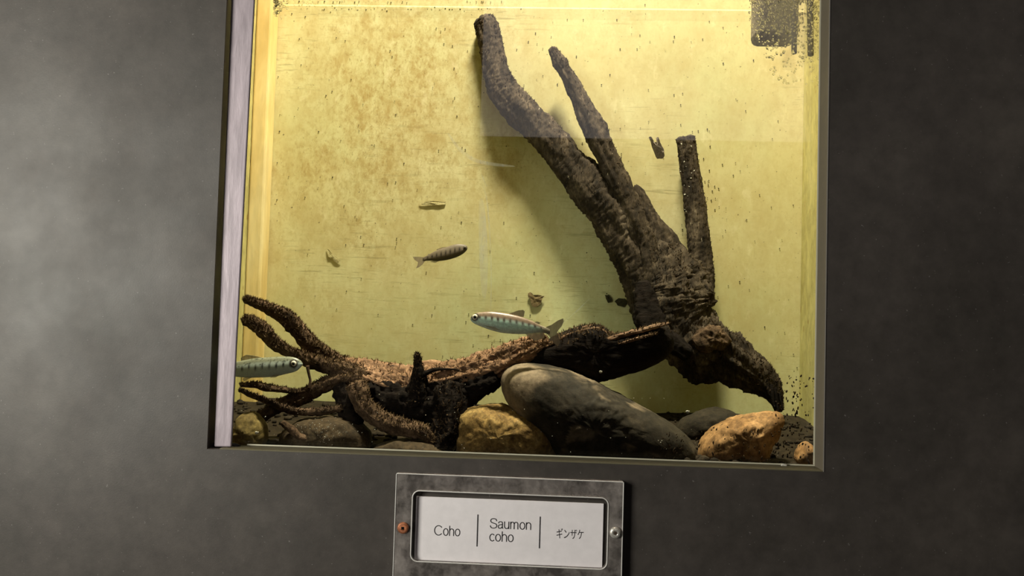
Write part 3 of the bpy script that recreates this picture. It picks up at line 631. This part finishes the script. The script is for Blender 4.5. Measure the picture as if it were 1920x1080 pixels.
# ------------------------------------------------------------------ hoses at the top right
def cyl_path(name, pts, m, parent, seg=18):
    v, f = tube_raw(pts, seg=seg, rough=0, ridge=0, fine=0, step=.006); return obj(name, v, f, m, parent)
fl = thing('filter_unit', P(1470, 60, .09), 'dark filter box with hoses hanging in the upper right corner behind fogged glass', 'filter')
bevel(obj('filter_box', *box(P(1417, 0, .09).x, P(1499, 0, .09).x, .085, .115, P(1440, 76, .09).z, H+.52), M['filt'], fl, False), .008, 3)
cyl_path('hose', [(1489, -200, .074, 6), (1489, 0, .074, 5.5), (1489, 100, .074, 5)], M['hose'], fl)
cyl_path('hose', [(1519, -200, .09, 6.5), (1519, 0, .09, 6), (1520, 104, .09, 5.5)], M['hose'], fl)

# fog of condensation on the inside of the glass, thickest in the corner
k = NT('fogged_glass_film'); at_ = k.n('ShaderNodeAttribute'); at_.attribute_name = 'Col'
d1 = k.n('ShaderNodeBsdfDiffuse'); d1.inputs[0].default_value = (.55, .52, .42, 1); d2 = k.n('ShaderNodeBsdfTranslucent'); d2.inputs[0].default_value = (.55, .52, .42, 1)
g = k.n('ShaderNodeMixShader'); g.inputs[0].default_value = .6; k.l(d1.outputs[0], g.inputs[1]); k.l(d2.outputs[0], g.inputs[2])
tr_ = k.n('ShaderNodeBsdfTransparent'); mx = k.n('ShaderNodeMixShader')
k.l(at_.outputs['Fac'], mx.inputs[0]); k.l(tr_.outputs[0], mx.inputs[1]); k.l(g.outputs[0], mx.inputs[2])
M['fog'] = k.done(mx.outputs[0])
V = []; Fc = []; C = []
for j in range(41):
    for i in range(31):
        x = 1375+i*(1542-1375)/30; y = -40+j*240/40
        V.append(P(x, y, GY1+.0012))
        d = math.hypot((1545-x)/140, max(0, y+20)/175)+.18*fbm(Vector((x*.03, y*.03, 1)), 3)
        t = max(0, min(1, (1.0-d)/.35)); t = t*t*(3-2*t)
        if i == 0 or j == 40: t = 0
        C.append((t*.42,)*3)
for j in range(40):
    for i in range(30):
        a = j*31+i
        if max(C[q][0] for q in (a, a+1, a+32, a+31)) > 0: Fc.append((a, a+1, a+32, a+31))
tag(obj('condensation_fog', V, Fc, M['fog'], cols=C), 'misty condensation film on the glass in the upper right corner', 'condensation', None, 'stuff')

# ------------------------------------------------------------------ drops and flecks on the glass
def scatter(name, spots, m, label, cat, flat=.5, Y=GY1, seed=1, ic=ico, elong=1.0):
    r = random.Random(seed); parts = []
    for x, y, s in spots:
        p = P(x, y, Y); q = s*S(Y); e = 1+(elong-1)*r.random()**2*2.4+.25*r.uniform(-1, 1)
        R_ = Matrix.Rotation(r.uniform(-.5, .5), 3, 'Y')
        parts.append(([p+R_ @ Vector((a.x*q*r.uniform(.85, 1.15), a.y*q*flat, a.z*q*e)) for a in ic[0]], ic[1]))
    return tag(obj(name, *join(parts), m), label, cat, None, 'stuff')
sp = []
while len(sp) < 860:
    x = rng.uniform(1404, 1538); y = 165*rng.random()**1.7 - 6
    if x < 1404+ (0 if y < 40 else (y-40)*.45) or (rng.random() < (y/190)): continue
    sp.append((x, y, rng.uniform(.9, 2.0) if rng.random() < .9 else rng.uniform(2.0, 3.2)))
for _ in range(70):
    sp.append((514+abs(rng.gauss(0, 9)), abs(rng.gauss(0, 16)), rng.uniform(1.2, 2.8)))
for _ in range(50):
    sp.append((rng.uniform(514, 590), rng.uniform(0, 12), rng.uniform(.6, 1.4)))
scatter('condensation_drops', sp, M['drop'], 'small water drops beading on the inside of the glass at the top', 'water drops', .95, GY1+.0002, 3, ico2, 1.15)
sp = []
for _ in range(150):
    x = rng.choice([1452, 1464, 1480, 1494, 1500, 1512, 1524])+rng.gauss(0, 7); y = 700+rng.random()*168
    sp.append((min(1538, x), y, rng.uniform(.7, 2.0)))
for _ in range(90): sp.append((rng.uniform(1305, 1520), rng.uniform(800, 872), rng.uniform(.6, 1.8)))
for _ in range(70): sp.append((rng.gauss(1265, 16), rng.gauss(835, 14), rng.uniform(.5, 1.3)))
scatter('algae_flecks', sp, M['fuzz2'], 'dark algae flecks clinging to the glass in the lower right corner', 'algae', .4, GY1+.0006, 5, ico, 1.9)
sp = []
for _ in range(90): sp.append((rng.gauss(604, 26), rng.gauss(808, 12), rng.uniform(.4, .9)))
for _ in range(90): sp.append((rng.uniform(450, 1520), rng.uniform(720, 866), rng.uniform(.4, 1.0)))
scatter('white_specks', sp, M['shell'], 'tiny white bubbles and specks along the lower glass', 'specks', .5, GY1+.0006, 6)
sp = []
for _ in range(420): sp.append((rng.uniform(516, 1500), rng.uniform(4, 700), rng.uniform(.4, 1.3)))
for _ in range(60): sp.append((rng.gauss(1320, 22), rng.uniform(232, 450), rng.uniform(.5, 1.5)))
for _ in range(60): sp.append((rng.uniform(560, 950), rng.choice([3, 17])+rng.gauss(0, 1), rng.uniform(.5, 1.3)))
scatter('board_specks', sp, M['darkleaf'], 'scattered dark specks of dirt on the back board', 'dirt', .4, YB-.0006, 8)

k = NT('faint_reflection_streak'); d1 = k.n('ShaderNodeBsdfDiffuse'); d1.inputs[0].default_value = (.9, .92, .8, 1); tr_ = k.n('ShaderNodeBsdfTransparent'); mx = k.n('ShaderNodeMixShader')
tl_ = k.n('ShaderNodeBsdfTranslucent'); tl_.inputs[0].default_value = (.9, .92, .8, 1); m3 = k.n('ShaderNodeMixShader'); m3.inputs[0].default_value = .5; k.l(d1.outputs[0], m3.inputs[1]); k.l(tl_.outputs[0], m3.inputs[2])
k.l(k.ramp(k.noise(70, 4, .6, (1, 1, .3)), [(.35, .05), (.7, .42)]), mx.inputs[0]); k.l(tr_.outputs[0], mx.inputs[1]); k.l(m3.outputs[0], mx.inputs[2]); M['streak'] = k.done(mx.outputs[0])
parts = []  # pale strips on the glass paint in the streaks of a reflection
for pts, wd in [([(903, 326), (910, 345), (914, 350)], 1.2), ([(904, 345), (912, 370), (917, 420), (921, 500), (920, 590)], 1.3), ([(902, 372), (905, 430), (907, 500), (908, 560)], 8), ([(840, 250), (862, 280), (890, 300), (925, 308), (965, 312)], 3.5), ([(1053, 608), (1085, 580), (1105, 560)], 1.2)]:
    c = catmull([Vector((a, b, 0)) for a, b in pts], 8); V = []; n = len(c)
    for i, p in enumerate(c):
        d = (c[min(n-1, i+1)]-c[max(0, i-1)]).normalized(); t = math.sin(math.pi*(i+.3)/(n-.4))**.5*wd
        for sd in (-1, 1): V.append(P(p.x-d.y*t*sd, p.y+d.x*t*sd, GY0-.0002))
    parts.append((V, [(2*i, 2*i+1, 2*i+3, 2*i+2) for i in range(n-1)]))
tag(obj('glass_reflection_streaks', *join(parts), M['streak']), 'faint pale streaks painted as reflections on the viewing glass', 'streaks', None, 'stuff')

# ------------------------------------------------------------------ scraps
def scrap(name, out, Y, m, label, cat, dep=.0012, seed=0, amp=.8):
    """thin torn flake with a curled surface"""
    r = random.Random(seed); pts = []
    for i in range(len(out)):                       # ragged outline
        a, b = out[i], out[(i+1) % len(out)]
        pts += [a, ((a[0]+b[0])/2+r.uniform(-1, 1), (a[1]+b[1])/2+r.uniform(-1, 1))]
    c = (sum(p[0] for p in pts)/len(pts), sum(p[1] for p in pts)/len(pts)); n = len(pts); V = []; Fc = []
    for side in (0, 1):
        for f_ in (1.0, .5):
            for p in pts:
                q = P(c[0]+(p[0]-c[0])*f_, c[1]+(p[1]-c[1])*f_, Y)
                V.append(q+Vector((0, -dep*(.5+amp*nz(Vector((p[0]*.12*f_, p[1]*.12*f_, seed))))+side*.0004, 0)))
        V.append(P(c[0], c[1], Y)+Vector((0, -dep*.9+side*.0004, 0)))
    o = 2*n+1
    for i in range(n):
        j = (i+1) % n
        Fc += [(i, j, n+j, n+i), (n+i, n+j, 2*n), (o+i, o+n+i, o+n+j, o+j), (o+n+i, o+2*n, o+n+j), (i, o+i, o+j, j)]
    return tag(obj(name, V, Fc, m, smooth=False), label, cat)
scrap('leaf_scrap', [(990, 550), (994, 547.5), (1000, 553), (1010, 553), (1021, 555), (1016, 563), (1012, 572), (1005, 576), (998, 574), (995, 564), (991, 558)], YB-.0018, M['leaf'], 'brown dead leaf scrap on the board above the silvery fish', 'leaf', .0014, 1)
scrap('leaf_scrap', [(1134, 553), (1141, 552), (1146, 558), (1148, 566), (1140, 568), (1136, 560)], YB-.0018, M['darkleaf'], 'black rotten leaf scrap on the board left of the trunk', 'leaf', .0014, 2)
scrap('leaf_scrap', [(1152, 565), (1160, 559), (1172, 560), (1176, 568), (1170, 576), (1158, 573)], YB-.0018, M['darkleaf'], 'ragged dark leaf scrap touching the left edge of the trunk', 'leaf', .0014, 3)
scrap('film_scrap', [(1216, 258), (1221, 257), (1224, 268), (1231, 267), (1230, 259), (1234, 257), (1238, 268), (1245, 281), (1246, 292), (1241, 298), (1232, 298), (1228, 290), (1222, 276)], GY1+.0022, M['film'], 'grey brown peeling film scrap stuck between the two tall arms', 'film', .0018, 4, .5)
scrap('wood_chip', [(612, 466), (617, 468), (628, 480), (640, 488), (634, 493), (626, 490), (616, 482)], YB-.0012, M['chip'], 'pale curled wood chip on the board left of the dark fish', 'chip', .0011, 5)
scrap('wood_chip', [(786, 380), (800, 377.5), (826, 377.5), (836, 378), (834, 383), (812, 385), (792, 384)], YB-.0012, M['chip'], 'pale split sliver on the board above the dark fish', 'chip', .001, 6)
for (x, y, s, Y, lb) in [(1469, 873, 6.5, .0185, 'white snail shell on the ledge at the lower right corner'), (1289, 772, 4.2, .034, 'tiny white shell on the glass above the end of the boulder'), (1126, 697, 3.4, .08, 'tiny white shell on the underside of the bark slab'), (481, 811, 4, .038, 'tiny pale shell by the olive stone in the left corner')]:
    p = P(x, y, Y); r = s*S(Y); V = []; Fc = []; n = 46; sg = 10          # a coiled snail shell
    for i in range(n):
        t = i/(n-1); a = t*4.2*math.pi; R_ = r*(.12+.62*t); tr_ = r*(.06+.30*t)
        cc = p+Vector((math.cos(a)*R_*.9, -(1-t)*r*.35, math.sin(a)*R_*.8))
        rd = Vector((math.cos(a), 0, math.sin(a)))
        for k_ in range(sg):
            th = 2*math.pi*k_/sg; V.append(cc+rd*math.cos(th)*tr_+Vector((0, 1, 0))*math.sin(th)*tr_)
    for i in range(n-1):
        for k_ in range(sg):
            k2 = (k_+1) % sg; Fc.append((i*sg+k_, i*sg+k2, (i+1)*sg+k2, (i+1)*sg+k_))
    Fc += [tuple(range(sg)), tuple(range((n-1)*sg, n*sg))]
    tag(obj('snail_shell', V, Fc, M['shell']), lb, 'shell', 'snail shells')

# ------------------------------------------------------------------ name plate
def rrect(x0, x1, z0, z1, r, n=8):
    pts = []
    for cx, cz, a0 in ((x1-r, z1-r, 0), (x0+r, z1-r, 90), (x0+r, z0+r, 180), (x1-r, z0+r, 270)):
        for i in range(n+1):
            a = math.radians(a0+90*i/n); pts.append((cx+r*math.cos(a), cz+r*math.sin(a)))
    return pts
SY = -.0075                              # front face of the acrylic
sx0, sx1, sz1 = P(743.5, 890, SY).x, P(1169.5, 902, SY).x, P(950, 895.5, SY).z
sz0 = sz1-.1075
ix0, ix1, iz1 = P(772, 980, SY).x, P(1140, 980, SY).x, P(950, 926.5, SY).z
iz0 = P(950, 1060, SY).z
hold = thing('sign_holder', ((sx0+sx1)/2, SY/2, sz0), 'clear scuffed acrylic sign holder screwed to the wall below the tank', 'sign holder')
N_ = 8; inn = rrect(ix0, ix1, iz0, iz1, .0065, N_); outr = rrect(sx0, sx1, sz0, sz1, .0012, N_); n = len(inn)
V = [Vector((a, y, b)) for y in (SY, -.0003) for ring in (outr, inn) for a, b in ring]; Fc = []
for i in range(n):
    j = (i+1) % n
    Fc += [(i, j, n+j, n+i), (2*n+i, 3*n+i, 3*n+j, 2*n+j), (i, 2*n+i, 2*n+j, j), (n+i, n+j, 3*n+j, 3*n+i)]
obj('acrylic_plate', V, Fc, M['acrylic'], hold, False)
def loop_tube(name, ring, Y, r, m, parent, rr=6):
    V = []; Fc = []; n = len(ring)
    for i in range(n):
        a, b, c = ring[i-1], ring[i], ring[(i+1) % n]
        d = Vector((c[0]-a[0], 0, c[1]-a[1])).normalized(); nn = Vector((-d.z, 0, d.x))
        for k_ in range(rr):
            th = 2*math.pi*k_/rr; V.append(Vector((b[0], Y, b[1]))+nn*math.cos(th)*r+Vector((0, math.sin(th)*r, 0)))
    for i in range(n):
        j = (i+1) % n
        for k_ in range(rr):
            k2 = (k_+1) % rr; Fc.append((i*rr+k_, j*rr+k_, j*rr+k2, i*rr+k2))
    return obj(name, V, Fc, m, parent)
loop_tube('outer_edge_highlight', outr, SY, .0005, M['edge'], hold); loop_tube('pocket_edge_highlight', inn, SY, .0006, M['edge'], hold)  # pale tubes paint the light caught by the bevelled edges
for x, y, m, sq in ((755.5, 990, 'copper', True), (1154, 999, 'steel', False)):
    p = P(x, y, SY-.001); r = 10.5*S(SY); V = []; Fc = []; sg = 28
    prof = [(1.0, .0016), (1.0, -.0002), (.93, -.0011), (.6, -.0016), (0.30, -.0018), (.30, .0006), (0.001, .0006)] if not sq else [(1.0, .0016), (1.0, -.0002), (.94, -.0010), (.7, -.0012), (.42, -.0012), (.42, -.0012), (.001, -.0012)]
    for rr_, dy in prof:
        for k_ in range(sg):
            th = 2*math.pi*k_/sg; V.append(p+Vector((math.cos(th)*r*rr_, dy, math.sin(th)*r*rr_)))
    for i in range(len(prof)-1):
        for k_ in range(sg):
            k2 = (k_+1) % sg; Fc.append((i*sg+k_, i*sg+k2, (i+1)*sg+k2, (i+1)*sg+k_))
    sc_ = obj('screw', V, Fc, M[m], hold, label='rusty copper coloured screw with square socket' if sq else 'silvery steel screw')
    if sq: bevel(obj('screw_socket', *box(p.x-.0013, p.x+.0013, p.y-.0014, p.y-.001, p.z-.0013, p.z+.0013), M['black'], sc_, False), .0001)
    else: obj('screw_socket', *join([box(p.x-.0016, p.x+.0016, p.y-.0021, p.y-.0012, p.z-.0004, p.z+.0004), box(p.x-.0004, p.x+.0004, p.y-.0021, p.y-.0012, p.z-.0016, p.z+.0016)]), M['irisd'], sc_, False)
CY = -.0022
cx0, cx1 = P(778.5, 995, CY).x, P(1130.5, 995, CY).x
cz1 = P(955, 937.5, CY).z; cz0 = P(955, 1057, CY).z
cdn = thing('name_card', ((cx0+cx1)/2, CY, cz0), 'white printed species name card in the acrylic sign holder', 'name card')
obj('card', *box(cx0, cx1, CY, CY+.0012, cz0, cz1), M['card'], cdn, False)
def arc(cx, cy, rx, ry, a0, a1, n=20): return [(cx+rx*math.cos(math.radians(a0+(a1-a0)*i/n)), cy+ry*math.sin(math.radians(a0+(a1-a0)*i/n))) for i in range(n+1)]
def spl(pts): return [(v.x, v.y) for v in catmull([Vector((a, b, 0)) for a, b in pts], 6)]
GL = {'C': (.90, [arc(.46, .5, .40, .47, 38, 322, 36)]), 'c': (.54, [arc(.29, .365, .23, .335, 42, 318, 30)]), 'o': (.60, [arc(.29, .365, .23, .335, 0, 360, 36)]),
      'h': (.58, [[(.07, 0), (.07, 1)], arc(.275, .45, .205, .25, 180, 0)+[(.48, 0)]]), 'n': (.58, [[(.07, 0), (.07, .73)], arc(.275, .45, .205, .25, 180, 0)+[(.48, 0)]]),
      'm': (.88, [[(.07, 0), (.07, .73)], arc(.235, .47, .165, .23, 180, 0)+[(.40, 0)], arc(.575, .47, .175, .23, 180, 0)+[(.75, 0)]]),
      'u': (.58, [[(.07, .73), (.07, .28)]+arc(.27, .28, .20, .25, 180, 360), [(.47, .73), (.47, 0)]]),
      'a': (.58, [spl([(.09, .52), (.13, .65), (.27, .70), (.41, .65), (.45, .52), (.45, .30), (.455, .10), (.53, .035)]), spl([(.45, .43), (.36, .40), (.22, .38), (.10, .32), (.07, .19), (.11, .07), (.22, .03), (.35, .08), (.45, .22)])]),
      'S': (.76, [spl([(.66, .73), (.60, .90), (.38, .97), (.17, .91), (.10, .74), (.18, .60), (.38, .52), (.60, .44), (.68, .27), (.60, .10), (.38, .03), (.15, .09), (.07, .28)])])}
def letters(body, wd=.085):
    V = []; Fc = []; x = 0
    for ch in body:
        adv, strokes = GL[ch]
        for st in strokes:
            b0 = len(V); n = len(st)
            for i, p in enumerate(st):
                a, c = st[max(0, i-1)], st[min(n-1, i+1)]; dx, dy = c[0]-a[0], c[1]-a[1]; l = math.hypot(dx, dy) or 1
                V += [Vector((x+p[0]-dy/l*wd/2, p[1]+dx/l*wd/2, 0)), Vector((x+p[0]+dy/l*wd/2, p[1]-dx/l*wd/2, 0))]
            Fc += [(b0+2*i, b0+2*i+1, b0+2*i+3, b0+2*i+2) for i in range(n-1)]
        x += adv
    return V, Fc
def text(body, x0, y0, x1, y1, name='lettering'):
    if body.isascii(): vs_, fs = letters(body)
    else:
        cu = bpy.data.curves.new('t', 'FONT'); cu.body = body; cu.size = .02; cu.resolution_u = 6
        to = bpy.data.objects.new('t', cu); COL.objects.link(to)
        dg = bpy.context.evaluated_depsgraph_get(); me = bpy.data.meshes.new_from_object(to.evaluated_get(dg))
        bpy.data.objects.remove(to)
        vs_ = [v.co.copy() for v in me.vertices]; fs = [tuple(p.vertices) for p in me.polygons]
    a, b = min(v.x for v in vs_), max(v.x for v in vs_); c, d = min(v.y for v in vs_), max(v.y for v in vs_)
    p0 = P(x0, (y0+y1)/2, CY); p1 = P(x1, (y0+y1)/2, CY); cz = (p0.z+p1.z)/2; hz = (y1-y0)*S(CY)
    V = [Vector((p0.x+(v.x-a)/(b-a)*(p1.x-p0.x), CY-.00018, cz+((v.y-c)/(d-c)-.5)*hz)) for v in vs_]
    return obj(name, V, fs, M['ink'], cdn, False)
text('Coho', 814, 985.5, 863, 1004.5); text('Saumon', 918.5, 973, 996, 992); text('coho', 917.5, 996.5, 963, 1015.5)
text('\u30AE\u30F3\u30B6\u30B1', 1043.5, 991.5, 1094, 1010)
for xa, ya, yb in ((896, 964.5, 1024.5), (1012.8, 968.5, 1028)):
    p = P(xa, ya, CY); q = P(xa-1, yb, CY)
    obj('divider_line', *box(p.x-.00045, p.x+.00045, CY-.0003, CY-.0001, q.z, p.z), M['ink'], cdn, False)
